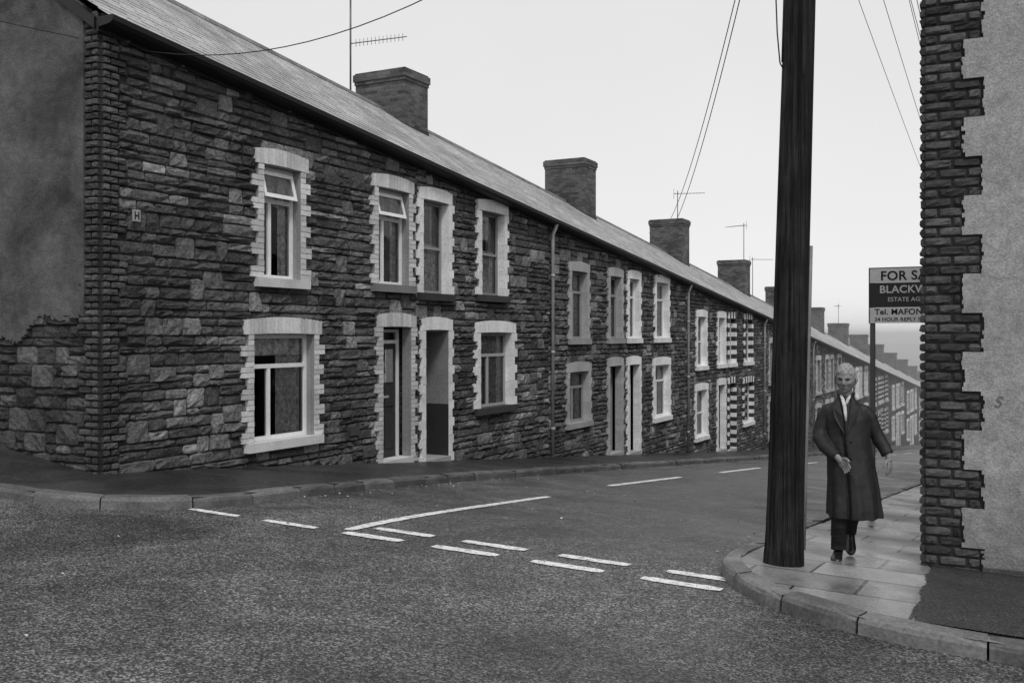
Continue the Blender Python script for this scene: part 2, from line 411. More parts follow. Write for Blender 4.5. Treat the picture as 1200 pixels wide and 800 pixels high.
def window(G,M,o,rr):
    a0,a1,z0,z1=o['r']; fc=o.get('fc',.7); fr=-.09; W=a1-a0; H=z1-z0
    F=G['frame'];GL=G['glass'];C=G['curt'];D=G['dark'];S=G['sill']
    S.mbox(M,a0-.16,a1+.16,z0-.13,z0-.002,-.12,.12,o.get('sc',.4))
    t=.055
    F.mbox(M,a0,a0+t,z0,z1,fr-.06,fr,fc);F.mbox(M,a1-t,a1,z0,z1,fr-.06,fr,fc)
    F.mbox(M,a0+t,a1-t,z0,z0+t,fr-.06,fr+.002,fc);F.mbox(M,a0+t,a1-t,z1-t,z1,fr-.06,fr+.002,fc)
    ty=o.get('ty','sash')
    if ty=='sash':
        zm=z0+H*.5; F.mbox(M,a0+t,a1-t,zm-.025,zm+.025,fr-.05,fr+.004,fc)
    else:
        zm=z0+H*.7; m=a0+W*(.42 if ty=='case' else .36); F.mbox(M,a0+t,a1-t,zm-.03,zm+.03,fr-.05,fr+.004,fc)
        F.mbox(M,m-.03,m+.03,z0+t,zm-.03,fr-.05,fr+.001,fc)
        if ty=='open':
            za,zb2,oa,ob=(zm+.04,z1-.06,fr+.10,fr+.005)
            for x0,x1,u0,u1 in ((a0+.05,a0+.10,0,1),(a1-.10,a1-.05,0,1),(a0+.1,a1-.1,0,.15),(a0+.1,a1-.1,.85,1)):
                def q(u): return za+(zb2-za)*u, oa+(ob-oa)*u
                zA,oA=q(u0); zB,oB=q(u1)
                F.hexa([M(x0,zA,oA),M(x1,zA,oA),M(x1,zA,oA+.035),M(x0,zA,oA+.035),M(x0,zB,oB),M(x1,zB,oB),M(x1,zB,oB+.035),M(x0,zB,oB+.035)],fc)
            GL.face([M(a0+.1,za,oa+.015),M(a1-.1,za,oa+.015),M(a1-.1,zb2,ob+.015),M(a0+.1,zb2,ob+.015)])
    GL.face([M(a0+t,z0+t,fr-.03),M(a1-t,z0+t,fr-.03),M(a1-t,z1-t,fr-.03),M(a0+t,z1-t,fr-.03)])
    def cur(x0,x1,za,zb,c,amp=.02,per=.09,oo=-.19):
        n=max(4,int((x1-x0)/.022)); pr=None; ph=rr.random()*6
        for i in range(n+1):
            x=x0+(x1-x0)*i/n; q=oo+amp*math.sin(2*math.pi*x/per+ph)+amp*.5*math.sin(2*math.pi*x/(per*2.3)+ph)
            if pr: C.face([M(pr[0],za,pr[1]),M(x,za,q),M(x,zb,q),M(pr[0],zb,pr[1])],c)
            pr=(x,q)
    ct=o.get('cu','sides')
    if ct=='net': cur(a0,a1,z0,z1,.65,.012)
    elif ct=='sides':
        k=rr.uniform(.24,.34); cur(a0,a0+W*k,z0,z1,rr.uniform(.55,.8)); cur(a1-W*k,a1,z0,z1,rr.uniform(.55,.8)); cur(a0,a1,z1-H*.3,z1,.85,.006,oo=-.27)
    elif ct=='half': cur(a0,a1,z0,z0+H*.55,.8,.012); cur(a0,a0+W*.22,z0,z1,.45,oo=-.25);cur(a1-W*.22,a1,z0,z1,.45,oo=-.25)
    elif ct=='swag': cur(a0,a1,z1-H*.2,z1,.8,.015); cur(a0,a0+W*.24,z0,z1,.6,oo=-.23); cur(a1-W*.42,a1,z0,z1,.65,oo=-.23)
    box5(D,M,a0,a1,z0,z1,-.151,-1.6,.5)
def door(G,M,o,rr):
    a0,a1,z0,z1=o['r']; fc=o.get('fc',.3); dc=o.get('dc',.06); F=G['frame'];W=a1-a0
    dep=-1.0 if o.get('porch') else -.2
    G['sill'].mbox(M,a0-.02,a1+.02,z0-.25,z0+.10,dep,.10,o.get('sc',.35))
    if o.get('porch'):
        pc=o.get('pc',.4); zd=z0+.1+.95
        for (x0,x1) in ((a0-.03,a0+.012),(a1-.012,a1+.03)):
            G['sur'].mbox(M,x0,x1,zd,z1,dep,.055,pc); G['sur'].mbox(M,x0,x1,z0+.101,zd-.002,dep,.056,.03)
        G['sur'].mbox(M,a0+.012,a1-.012,z1-.02,z1+.01,dep,.0,pc)
    t=.06; zb=z0+.10
    F.mbox(M,a0,a0+t,zb,z1-.03,dep-.08,dep,fc);F.mbox(M,a1-t,a1,zb,z1-.03,dep-.08,dep,fc)
    zt=zb+1.95
    F.mbox(M,a0+t,a1-t,zt,zt+.06,dep-.08,dep+.002,fc); F.mbox(M,a0+t,a1-t,z1-.08,z1-.03,dep-.08,dep+.002,fc)
    G['glass'].face([M(a0+t,zt+.06,dep-.03),M(a1-t,zt+.06,dep-.03),M(a1-t,z1-.08,dep-.03),M(a0+t,z1-.08,dep-.03)])
    F.mbox(M,a0+t,a1-t,zb,zt-.002,dep-.07,dep-.03,dc)
    x0,x1=a0+t,a1-t; m=(x0+x1)/2; dw=x1-x0
    for (p,q,u,v) in ((.1,.47,.08,.38),(.53,.9,.08,.38),(.1,.47,.45,.62),(.53,.9,.45,.62)):
        F.mbox(M,x0+dw*p,x0+dw*q,zb+1.95*u,zb+1.95*v,dep-.03,dep-.015,dc*1.15)
    if o.get('glz'): G['glass'].mbox(M,x0+dw*.15,x0+dw*.85,zb+1.95*.66,zb+1.95*.95,dep-.03,dep-.012,.5)
    else: F.mbox(M,x0+dw*.15,x0+dw*.85,zb+1.95*.67,zb+1.95*.94,dep-.03,dep-.015,dc*1.15)
    F.mbox(M,m-.12,m+.12,zb+1.02,zb+1.06,dep-.015,dep-.005,.4)
    box5(G['dark'],M,a0,a1,z0,z1,dep-.09,dep-1.,.5)
def eave(s): return 5.3-SL*s
RW=-3.6;RH=2.46
def terrace_house(name,s0,s1,zo,ops,M,detail,idx,chim=True,first=False,cap_end=False,cds=.62,cdz=0):
    rr=random.Random(100+idx); e=empty(name)
    G={k:MB() for k in('frame','glass','curt','dark','sill','sur')}
    zb=P(0,s1)-1.0; holes=[o['r'] for o in ops]
    back=MB()
    wallstrip(back,M,s0,s1,zb,eave,holes)
    back.obj('front_wall',M_mortar if detail else M_far,e)
    excl=[]
    for o in ops:
        a0,a1,z0,z1=o['r']; excl.append((a0-.11,a1+.11,z0-(.1 if o['k']=='w' else .5),z1+.17))
        surround(G['sur'],M,o,rr)
        (window if o['k']=='w' else door)(G,M,o,rr)
    if detail:
        st=MB(); gz=min(P(0,s0),P(0,s1))-.15
        a0f=None
        if first: a0f=lambda i,z:.36 if int((z+5)/.31)%2 else .24
        stonefill(st,M,s0,s1,gz,lambda a:eave(a)-.02,excl,rr,a0f=a0f)
        st.obj('stonework',M_stone,e)
    G['frame'].obj('window_and_door_frames',M_wood,e);G['glass'].obj('glazing',M_glass,e);G['curt'].obj('curtains',M_curt,e)
    G['dark'].obj('rooms',M_dark,e);G['sill'].obj('sills_and_steps',M_sill,e);G['sur'].obj('opening_surrounds',M_paint,e)
    rf=MB(); nC=20 if detail else 8
    e0=s0-(.08 if first else 0); e1=s1+(.08 if cap_end else 0)
    for i in range(nC):
        t0=i/nC;t1=(i+1)/nC
        x0=.24+(RW-.24)*t0;x1=.24+(RW-.24)*t1; h0=-.06+(RH+.06)*t0;h1=-.06+(RH+.06)*t1
        rf.face([M(e0,eave(e0)+h0+.016,x0),M(e1,eave(e1)+h0+.016,x0),M(e1,eave(e1)+h1,x1),M(e0,eave(e0)+h1,x1)])
        rf.face([M(e0,eave(e0)+h0-.004,x0),M(e1,eave(e1)+h0-.004,x0),M(e1,eave(e1)+h0+.016,x0),M(e0,eave(e0)+h0+.016,x0)])
    xb=2*RW-.24
    rf.face([M(e0,eave(e0)+RH,RW),M(e1,eave(e1)+RH,RW),M(e1,eave(e1)-.06,xb),M(e0,eave(e0)-.06,xb)])
    rf.face([M(e0,eave(e0)-.1,.22),M(e1,eave(e1)-.1,.22),M(e1,eave(e1)-.1,0),M(e0,eave(e0)-.1,0)])
    rf.obj('slate_roof',M_slate,e)
    rd=MB(); x=e0
    while x<e1-.02:
        y=min(x+.44,e1)
        rd.hexa([M(x,eave(x)+RH-.05,RW-.11),M(y-.01,eave(y)+RH-.05,RW-.11),M(y-.01,eave(y)+RH-.05,RW+.11),M(x,eave(x)+RH-.05,RW+.11),M(x,eave(x)+RH+.06,RW-.02),M(y-.01,eave(y)+RH+.06,RW-.02),M(y-.01,eave(y)+RH+.06,RW+.02),M(x,eave(x)+RH+.06,RW+.02)],rr.uniform(.12,.2)); x=y
    rd.obj('ridge_tiles',M_brick,e)
    g=MB()
    def gp(s,o,z): return M(s,eave(s)+z,o)
    ringp=[(.02,-.2),(.05,-.2),(.05,-.15),(.24,-.13),(.29,-.10),(.30,-.04),(.26,-.035),(.02,-.035)]
    g.loft([[gp(e0,o_,z_) for o_,z_ in ringp],[gp(e1,o_,z_) for o_,z_ in ringp]])
    g.obj('gutter_and_fascia',M_gut,e)
    bw=MB(); xr=2*RW
    bw.face([M(s0,zb,xr),M(s1,zb,xr),M(s1,eave(s1),xr),M(s0,eave(s0),xr)])
    bw.face([M(s1,zb,0),M(s1,zb,xr),M(s1,eave(s1),xr),M(s1,eave(s1)+RH-.02,RW),M(s1,eave(s1),0)])
    bw.obj('rear_and_party_walls',M_far,e)
    if chim:
        c=MB(); s=s1-cds; zr=eave(s)+RH
        B=lambda a0,a1,o0,o1,z0,z1:c.mbox(M,a0,a1,z0,z1,o0,o1)
        k=rr.uniform(-.12,.05)+cdz
        B(s-.48,s+.48,RW-.68,RW+.68,zr-1.2,zr+1.08+k);B(s-.50,s+.50,RW-.70,RW+.70,zr+1.08+k,zr+1.16+k);B(s-.525,s+.525,RW-.725,RW+.725,zr+1.16+k,zr+1.32+k);B(s-.49,s+.49,RW-.69,RW+.69,zr+1.32+k,zr+1.36+k)
        c.obj('chimney_stack',M_chim,e)
        fl=MB(); fl.mbox(M,s-.5,s+.5,zr-.62,zr-.4,RW-.7,RW+.7); fl.obj('chimney_flashing',M_gut,e)
    return e
MF=lambda a,z,o:(o,a,z)
def W(a0,a1,z0,z1,**k): return dict(k='w',r=(a0,a1,z0,z1),**k)
def Dr(a0,a1,z0,z1,**k): return dict(k='d',r=(a0,a1,z0,z1),**k)
h1=terrace_house('terraced_house',0,6.63,0,[
 W(2.70,3.49,2.40,3.99,ty='open',fc=.85,c=.56,cu='sides',sc=.6),
 W(2.50,3.80,.10,1.60,ty='case3',fc=.85,c=.56,cu='swag',sc=.65),
 W(5.45,6.35,2.44,4.03,ty='open',fc=.85,c=.56,cu='sides',hw=.2,hd=.15,sc=.2),
 Dr(5.58,6.42,P(0,6)-.04,1.72,fc=.8,dc=.035,glz=True,c=.5,hw=.19,hd=.15,sc=.6)],MF,True,1,chim=False,first=True)
h2=terrace_house('terraced_house',6.63,12.0,0,[
 W(6.80,7.65,2.34,3.99,ty='sash',fc=.3,c=.72,st='paint',cu='half',hw=.19,hd=.13,sc=.04),
 Dr(6.88,7.66,P(0,7.3)-.04,1.67,fc=.2,dc=.05,porch=True,pc=.22,c=.66,st='paint',hw=.18,hd=.13),
 W(8.90,9.82,2.38,4.02,ty='sash',fc=.25,c=.68,st='paint',cu='half',hw=.2,sc=.05),
 W(8.85,10.15,.16,1.63,ty='case',fc=.4,c=.7,st='paint',cu='net',sc=.05)],MF,True,2,cds=.88,cdz=-.38)
cfg={2:[dict(c=.36,fc=.3,dc=.25),dict(c=.85,fc=.8,dc=.05)],3:[dict(c=.85,fc=.8,dc=.1),dict(c=.85,fc=.6,dc=.05,st='stripe')]}
b0=12.0;PER=9.75
rb=random.Random(5)
for n in range(12):
    s0=b0+n*PER; zo=-.92*(n+1)
    cc=cfg.get(n+2) or [dict(c=rb.uniform(.4,.8),fc=rb.choice([.25,.8]),dc=rb.uniform(.04,.4),st=rb.choice(['brick','paint','stripe','paint'])) for _ in range(2)]
    det=n<4
    for h in range(2):
        q=cc[h]; c=q['c'];fc=q['fc'];st=q.get('st','paint'); cu=rb.choice(['net','half','sides','net'])
        kw=dict(c=c,fc=fc,st=st,hw=.19,hd=.15,sc=c*.9,ty=rb.choice(['sash','sash','case']))
        if h==0: wl=(s0+1.15,s0+2.05); dd=(s0+3.5,s0+4.3)
        else: wl=(s0+7.0,s0+8.0); dd=(s0+4.85,s0+5.62)
        lb=.45 if (n==0 and h==0) else .15
        ops=[W(wl[0],wl[1],2.42+zo,4.0+zo,cu=cu,**kw),W(wl[0]-.12,wl[1]+.1,lb+zo,1.63+zo,cu='net',**kw),
             W(dd[0]+.02,dd[1]-.02,2.42+zo,4.0+zo,cu='half',**kw),
             Dr(dd[0],dd[1],P(0,sum(dd)/2)-.04,1.70+zo,dc=q['dc'],fc=fc,c=c,st=st,hw=.17,hd=.13)]
        a,b=(s0,s0+PER/2) if h==0 else (s0+PER/2,s0+PER)
        terrace_house('terraced_house',a,b,zo,ops,MF,det,10+n*2+h,chim=(h==1),cap_end=(n==11 and h==1))
MG=lambda a,z,o:(-a,-o,z)
g=MB(); g.face([(0,0,-1.5),(0.0,0,eave(0)),(RW,0,eave(0)+RH),(2*RW,0,eave(0)),(2*RW,0,-1.5)]); g.obj('gable_backing',M_mortar,h1)
rr=random.Random(3)
st=MB(); stonefill(st,MG,.25,7.2,-.3,lambda a:2.1,[],rr,a0f=lambda i,z:.36 if int((z+5)/.31)%2 else .24,cm=.6); st.obj('gable_stonework',M_stone,h1)
g=MB(); a=.22
def gtop(a): return eave(0)+RH*(a/3.6) if a<3.6 else eave(0)+RH*(2-a/3.6)
while a<7.2:
    b=min(a+rr.uniform(.02,.05),7.2); bz=1.66+.16*math.sin(a*2.6)+.07*math.sin(a*8)+rr.uniform(-.025,.025)
    if a<3.6<b: b=3.6
    g.hexa([MG(a,bz,.0),MG(b,bz,.0),MG(b,bz,.06),MG(a,bz,.06),MG(a,gtop(a),.0),MG(b,gtop(b),.0),MG(b,gtop(b),.068),MG(a,gtop(a),.068)]); a=b
g.obj('gable_render',M_render,h1)
br=MB()
z=-.4;i=0
while z<5.35:
    big=int((z+5)/.31)%2; wl=.36 if big else .24
    brickrun(br,MF,.0,wl,z,min(z+.078,eave(.3)),-.05,.045,.07,off=(.11 if i%2 else 0),rr=rr,jit=.5,rough=True)
    brickrun(br,MG,.0,wl,z,min(z+.078,5.3),-.05,.052,.06,off=(0 if i%2 else .11),rr=rr,jit=.5,rough=True)
    z+=.082;i+=1
br.obj('corner_quoins',M_brick,h1)
vb=MB()
for (a,b) in ((0,3.6),(3.6,7.2)):
    vb.hexa([MG(a,gtop(a)-.16,.07),MG(b,gtop(b)-.16,.07),MG(b,gtop(b)-.16,.1),MG(a,gtop(a)-.16,.1),MG(a,gtop(a)-.02,.07),MG(b,gtop(b)-.02,.07),MG(b,gtop(b)-.02,.1),MG(a,gtop(a)-.02,.1)])
vb.obj('verge_board',M_gut,h1)
e=empty('wall_plate_sign'); p=MB(); p.box(.06,.078,.40,.51,2.96,3.10,.35); p.box(.079,.083,.42,.435,2.98,3.08,.02); p.box(.079,.083,.475,.49,2.98,3.08,.02); p.box(.079,.083,.435,.475,3.02,3.04,.02); p.obj('plate',M_wood,e)
for s in (12.0,21.75,31.5,41.25):
    e=empty('drainpipe'); p=MB(); p.tube([(.12,s,P(0,s)+.02),(.12,s,eave(s)-.35),(.22,s,eave(s)-.12)],.038,10)
    z=P(0,s)+.6
    while z<eave(s)-.4: p.tube([(.12,s,z),(.12,s,z+.07)],.048,10); z+=1.7
    p.obj('pipe',M_pipe,e,True)
e=empty('air_vent'); p=MB()
for s,z in ((4.7,0.0),(11.0,-.3)): p.box(.03,.065,s,s+.22,z,z+.15,.06)
p.obj('grilles',M_wood,e)
# ------------------------------------------------------------ corner building
cb=empty('corner_building')
MC=lambda a,z,o:(8.8+a,1.2-o,z)
g=MB(); g.mbox(MC,0,7.5,-1.5,5.6,-11,-.0); g.obj('walls',M_far,cb)
rr=random.Random(21)
def tooth(z): return .44 if int((z+6.13)/.33)%2 else .29
q=MB(); z=-.6;i=0
MS=lambda a,z,o:(8.8-o,1.2+a,z)
while z<5.6:
    tl=tooth(z+.04)+rr.uniform(-.012,.012)
    brickrun(q,MC,-.004,tl,z,z+.077,-.06,.04,.07,off=(.11 if i%2 else 0),rr=rr,jit=.5,rough=True)
    brickrun(q,MS,-.030,tl,z,z+.077,-.06,.036,.07,off=(0 if i%2 else .11),rr=rr,jit=.5,rough=True)
    z+=.082;i+=1
q.obj('brick_quoins',M_brick,cb)
q=MB(); q.mbox(MC,.0,.5,-.6,5.6,0,.024); q.obj('quoin_mortar',M_mortar,cb)
q=MB(); z=-.35
while z<5.6:
    k=tooth(z+.04); z2=z
    while z2<5.6 and abs(tooth(z2+.04)-k)<.01: z2+=.082
    n=9
    for j in range(n):
        u0=z+(z2-z)*j/n;u1=z+(z2-z)*(j+1)/n
        q.mbox(MC,k+.012+rr.uniform(-.016,.016),7.5,u0,u1,.0,.055)
    z=z2
q.obj('cement_render',M_crender,cb)
q=MB(); q.mbox(MC,.45,7.5,P(9,1.2)-.3,P(9,1.2)+.05,.0,.07); q.obj('render_plinth',M_render,cb)
q=MB(); ridge=12.55
q.hexa([(8.55,.9,5.5),(16.6,.9,5.5),(16.6,12.3,5.5),(8.55,12.3,5.5),(ridge-.05,.9,8.2),(ridge+.05,.9,8.2),(ridge+.05,12.3,8.2),(ridge-.05,12.3,8.2)]); q.obj('slate_roof',M_slate,cb)
q=MB();q.box(11.8,13.3,10.6,11.6,7,9.4);q.box(11.75,13.35,10.55,11.65,9.15,9.3);q.obj('chimney_stack',M_chim,cb)
tx=bpy.data.curves.new('chalk_mark','FONT'); tx.body='S'; tx.size=.13; tx.extrude=.001; tx.shear=.3
to=bpy.data.objects.new('chalk_mark',tx); col.objects.link(to); to.parent=cb; to.location=(8.8+.53,1.2-.060,1.0); to.rotation_euler=(math.radians(90),0,0)
tx.materials.append(mat('chalk_scrawl',.15,rough=.9))
MO=lambda a,z,o:(8.85-o,a,z-.25)
for n in range(6):
    s0=12.6+n*PER; zo=-.94*(n+1)-.05
    ops=[W(s0+1.2,s0+2.1,2.42+zo,4.0+zo,c=.6,st='paint'),W(s0+1.1,s0+2.2,.15+zo,1.6+zo,c=.6,st='paint'),Dr(s0+3.5,s0+4.3,P(0,s0+3.9),1.7+zo,c=.6,st='paint'),
         W(s0+7,s0+8,2.42+zo,4.0+zo,c=.6,st='paint'),W(s0+6.9,s0+8.1,.15+zo,1.6+zo,c=.6,st='paint'),Dr(s0+5.2,s0+6.,P(0,s0+5.6),1.7+zo,c=.6,st='paint')]
    terrace_house('terraced_house',s0,s0+PER,zo,ops,MO,False,60+n,cap_end=True)
# ------------------------------------------------------------ telegraph pole
pe=empty('telegraph_pole'); px,py=7.81,.23; pz=P(px,py)
lean=Vector((.030*.885,.030*.466,1))
pp=lambda h:(px+lean.x*h,py+lean.y*h,pz+h)
m=MB(); hs=[-.3,0,.1,.25,.6,1.0,1.5,2.2,3,3.8,4.5,6,7.6]; rd_=[.168,.165,.158,.15,.146,.143,.141,.137,.133,.128,.124,.114,.1]
rings=[]; hh=[-.3+i*.12 for i in range(66)]
def rad(h):
    for a,b,ra,rb_ in zip(hs,hs[1:],rd_,rd_[1:]):
        if h<=b: return ra+(rb_-ra)*(h-a)/(b-a)
    return rd_[-1]
for h in hh:
    c=Vector(pp(h)); r=rad(h); rg=[]
    for j in range(64):
        t=2*math.pi*j/64; q=1+.012*math.sin(7*t+h*.8)+.008*math.sin(13*t-h*1.3)
        for ct,h0,h1_ in ((4.0,-.3,2.6),(4.9,1.2,5.2),(5.6,-.3,1.5),(4.45,3.2,7.6),(5.3,4,7.6),(3.5,.5,4)):
            if h0<h<h1_: q-=.09*math.exp(-((t-ct-.05*math.sin(h))/.05)**2)
        rg.append((c.x+r*q*math.cos(t),c.y+r*q*math.sin(t),c.z))
    rings.append(rg)
m.loft(rings); m.obj('pole_shaft',M_pole,pe,True)
m=MB(); rt=Vector((.885,.466,0)); bk=Vector((.466,-.885,0))
m.tube([tuple(Vector(pp(h))+rt*(.153-.006*h)+bk*.03) for h in (.12,1,2,2.6)],.018,10); m.obj('cable_guard',M_guard,pe,True)
m=MB()
m.tube([tuple(Vector(pp(h))-rt*.125+Vector((0,-.03,0))) for h in (4.1,4.6,5.2,7.3)],.008,6)
m.tube([tuple(Vector(pp(4.1+dz))-rt*(.13+dx)) for dz,dx in ((1.0,0),(.55,.07),(.25,.05),(.0,.02),(-.05,-.01))],.006,6)
m.obj('drop_cables',M_wire,pe,True)
m=MB(); t=Vector(pp(7.1)); m.box(t.x-.6,t.x+.6,t.y-.05,t.y+.05,t.z-.05,t.z+.05)
m.obj('crossarm',M_pole,pe)
m=MB()
for i in range(4): m.tube([(t.x-.5+i*.33,t.y,t.z+.05),(t.x-.5+i*.33,t.y,t.z+.12),(t.x-.5+i*.33,t.y,t.z+.2)],[.04,.05,.02],10)
m.obj('insulators',M_pipe,pe,True)
p2=empty('telegraph_pole'); z2=P(7.7,42); m=MB(); m.tube([(7.7,42,z2-.3),(7.7,42,z2+7.6)],[.15,.1],16); m.obj('pole_shaft',M_pole,p2,True)
m=MB(); m.box(7.1,8.3,41.95,42.05,z2+7.05,z2+7.15); m.obj('crossarm',M_pole,p2)
wr=empty('overhead_wires'); m=MB()
def wire(a,b,sag,r=.006,n=24):
    a=Vector(a);b=Vector(b); m.tube([tuple(a.lerp(b,i/n)-Vector((0,0,sag*4*(i/n)*(1-i/n)))) for i in range(n+1)],r,5)
top=Vector(pp(7.3))
for i in range(4): wire((t.x-.5+i*.33,t.y,t.z+.18),(7.2+i*.33,42,z2+7.3),.35+.12*i,.0045)
wire((t.x+.2,t.y,t.z-.1),(8.2,42,z2+6.8),.5,.0045); wire((t.x+.35,t.y,t.z-.3),(8.3,42,z2+6.5),.8,.0045)
sC=30.88;zC=eave(sC)+RH
wire(top,(RW-.68,sC-.55,zC+1.05),1.75,.007,40);wire(top-Vector((0,0,.15)),(RW-.7,sC-.5,zC+.9),1.95,.007,40)
wire(top-Vector((0,0,.3)),(.12,.42,eave(.4)-.25),.95,.006)
wire((.12,.42,eave(.4)-.25),(-8,-9,8.2),.5,.006)
wire(top-Vector((0,0,.1)),(8.9,14,5.0),.3,.006)
m.obj('wires',M_wire,wr,True)
def aerial(o,s,zb,h,ang,n=9,lens=1.1,name='tv_aerial'):
    e=empty(name); m=MB(); x=o
    m.tube([(x,s,zb),(x,s,zb+h)],.018,8)
    d=Vector((math.cos(ang),math.sin(ang),0)); q=Vector((-d.y,d.x,0)); c=Vector((x,s,zb+h-.12))
    m.tube([tuple(c-d*.15),tuple(c+d*lens)],.011,6)
    for i in range(n):
        p=c+d*(-.1+lens*i/n); l=.2-.008*i; m.tube([tuple(p-q*l),tuple(p+q*l)],.007,5)
    m.tube([tuple(c-d*.15+Vector((0,0,-.2))),tuple(c-d*.15+Vector((0,0,.2)))],.008,5)
    m.obj('aerial',M_alu,e,True)
def rz(s): return eave(s)+RH
e=empty('tv_aerial'); m=MB(); x,s=RW-.78,10.58; zb=rz(s)-.1
m.tube([(x,s,zb),(x,s,zb+3.2)],.022,8)
m.tube([(x,s,zb+.5),(x+.14,s+.1,zb+.5)],.015,6)
c=Vector((x,s,zb+1.65)); d=Vector((.97,.1,0))
m.tube([tuple(c),tuple(c+d*1.5)],.011,6)
for i in range(13):
    p=c+d*(.15+1.35*i/13); m.tube([tuple(p-Vector((0,0,.085))),tuple(p+Vector((0,0,.085)))],.006,5)
m.obj('aerial',M_alu,e,True)
aerial(RW+.2,31.3,rz(31.5)+1.2,1.5,.3); aerial(RW+.5,40.6,rz(41.25)+.9,2.3,2.8); aerial(RW+.2,43.5,rz(43)-.1,2.0,.6); aerial(RW,50.3,rz(51)+1.2,1.3,.2); aerial(RW,69.9,rz(70)+1.2,1.5,2)
# ------------------------------------------------------------ for sale sign
se=empty('for_sale_sign'); sw,ss=7.75,5.65; sz=P(sw,ss)
m=MB(); m.box(sw-.03,sw+.03,ss+.012,ss+.07,sz-.05,2.47,.12); m.obj('post',M_wood,se)
m=MB(); x0,x1=sw-.03,sw+.98
m.box(x0,x1,ss-.01,ss+.01,2.272,2.46,.85); m.box(x0,x1,ss-.01,ss+.01,1.952,2.27,.03); m.box(x0,x1,ss-.01,ss+.01,1.75,1.95,.85)
m.box(x0-.012,x0-.001,ss-.014,ss+.014,1.745,2.465,.05); m.box(x0-.012,x1,ss-.0145,ss+.0145,2.461,2.47,.05)
m.obj('board',M_wood,se)
M_blk=mat('sign_black',.02,rough=.5,bst=0); M_wht=mat('sign_white',.75,rough=.5,bst=0,amp=.05,amp2=.03)
def txt(s,x,z,size,mt,bold=.002):
    c=bpy.data.curves.new('lettering','FONT'); c.body=s; c.size=size; c.offset=bold; c.extrude=.001; c.materials.append(mt); c.space_character=1.05
    o=bpy.data.objects.new('lettering',c); col.objects.link(o); o.parent=se; o.location=(x,ss-.0125,z); o.rotation_euler=(math.radians(90),0,0)
txt('FOR SALE',x0+.13,2.305,.165,M_blk,.0035); txt('BLACKWOOD',x0+.12,2.14,.135,M_wht,.003); txt('ESTATE AGENTS',x0+.22,2.03,.075,M_wht,.0005)
txt('Tel. MAFON 2416',x0+.06,1.86,.105,M_blk,.002); txt('24 HOUR REPLY SERVICE',x0+.06,1.775,.068,M_blk,.001)
# ------------------------------------------------------------ man
mx,my=8.18,.97
me=empty('man',(mx,my,P(mx,my)+.004),math.radians(8))
M_coat=mat('dark_overcoat',.016,rough=.62,amp=.3,ns=9,bs=90,bst=.2,bd=.002,spec=.4)
M_trou=mat('trousers',.013,rough=.85,amp=.2); M_shoe=mat('shoe_leather',.012,rough=.3,amp=.1,bst=0,spec=.5)
M_skin=mat('skin',.22,rough=.5,amp=.15,ns=22,bs=80,bst=.2,bd=.002,spec=.4)
M_hair=mat('grey_hair',.30,rough=.8,amp=.45,ns=60,bs=120,bst=.6,bd=.004)
M_scarf=mat('scarf',.55,rough=.9,amp=.25,ns=20,bs=100,bst=.4,bd=.003)
M_eye=mat('eye_dark',.02,rough=.3,bst=0)
def fuse(o,vox,sm=4,disp=0,ds=.1):
    r=o.modifiers.new('r','REMESH'); r.mode='VOXEL'; r.voxel_size=vox; r.use_smooth_shade=True
    if sm: s=o.modifiers.new('s','SMOOTH'); s.iterations=sm; s.factor=.5
    if disp:
        t=bpy.data.textures.new('folds','CLOUDS'); t.noise_scale=ds; d=o.modifiers.new('d','DISPLACE'); d.texture=t; d.strength=disp; d.mid_level=.5
def ring(z,cx,cy,rx,ry,f=0,ph=0,n=120,open_=0):
    out=[]
    for j in range(n):
        t=2*math.pi*j/n
        q=1+f*(math.sin(5*t+ph)+.7*math.sin(9*t+2*ph+1)+.5*math.sin(14*t+ph*3))
        x=cx+rx*q*math.cos(t); y=cy+ry*q*math.sin(t)
        if y<cy and open_:
            s=x-(cx-.02); y-= open_*.024*(1/(1+math.exp(-s/.006)))*math.exp(-max(s,0)/.09)
            y+= open_*.022*math.exp(-((s+.012)/.012)**2)
        out.append((x,y,z))
    return out
m=MB()
m.loft([ring(.37,.068,-.03,.222,.18,.060,.3,open_=1.8),ring(.44,.066,-.03,.220,.177,.056,.3,open_=1.7),ring(.56,.06,-.025,.214,.168,.048,.4,open_=1.5),ring(.70,.05,-.015,.205,.160,.036,.6,open_=1.3),ring(.85,.035,-.01,.195,.150,.024,.8,open_=1.1),ring(1.0,.02,-.005,.184,.140,.014,1,open_=1),ring(1.12,.012,0,.180,.134,.008,1,open_=.9),ring(1.21,.008,.0,.180,.128,.004,open_=.4),ring(1.275,.005,.008,.172,.112),ring(1.315,.005,.012,.145,.096),ring(1.35,.003,.014,.110,.082),ring(1.38,.0,.014,.082,.072),ring(1.41,0,.012,.068,.064)])
m.tube([(.08,.012,1.315),(.15,.01,1.285),(.196,.02,1.225),(.222,.03,1.15),(.25,.04,1.09),(.275,.035,1.03),(.31,.02,.975),(.342,-.0,.915)],[.046,.056,.060,.058,.057,.060,.055,.056],20)
m.tube([(-.08,.012,1.315),(-.145,.01,1.285),(-.182,.012,1.225),(-.198,.005,1.15),(-.208,-.01,1.09),(-.208,-.045,1.035),(-.165,-.13,.975),(-.115,-.19,.935),(-.065,-.235,.90)],[.046,.056,.060,.060,.060,.062,.057,.054,.055],20)
o=m.obj('overcoat',M_coat,me,True); fuse(o,.007,2,.010,.11)
m=MB()
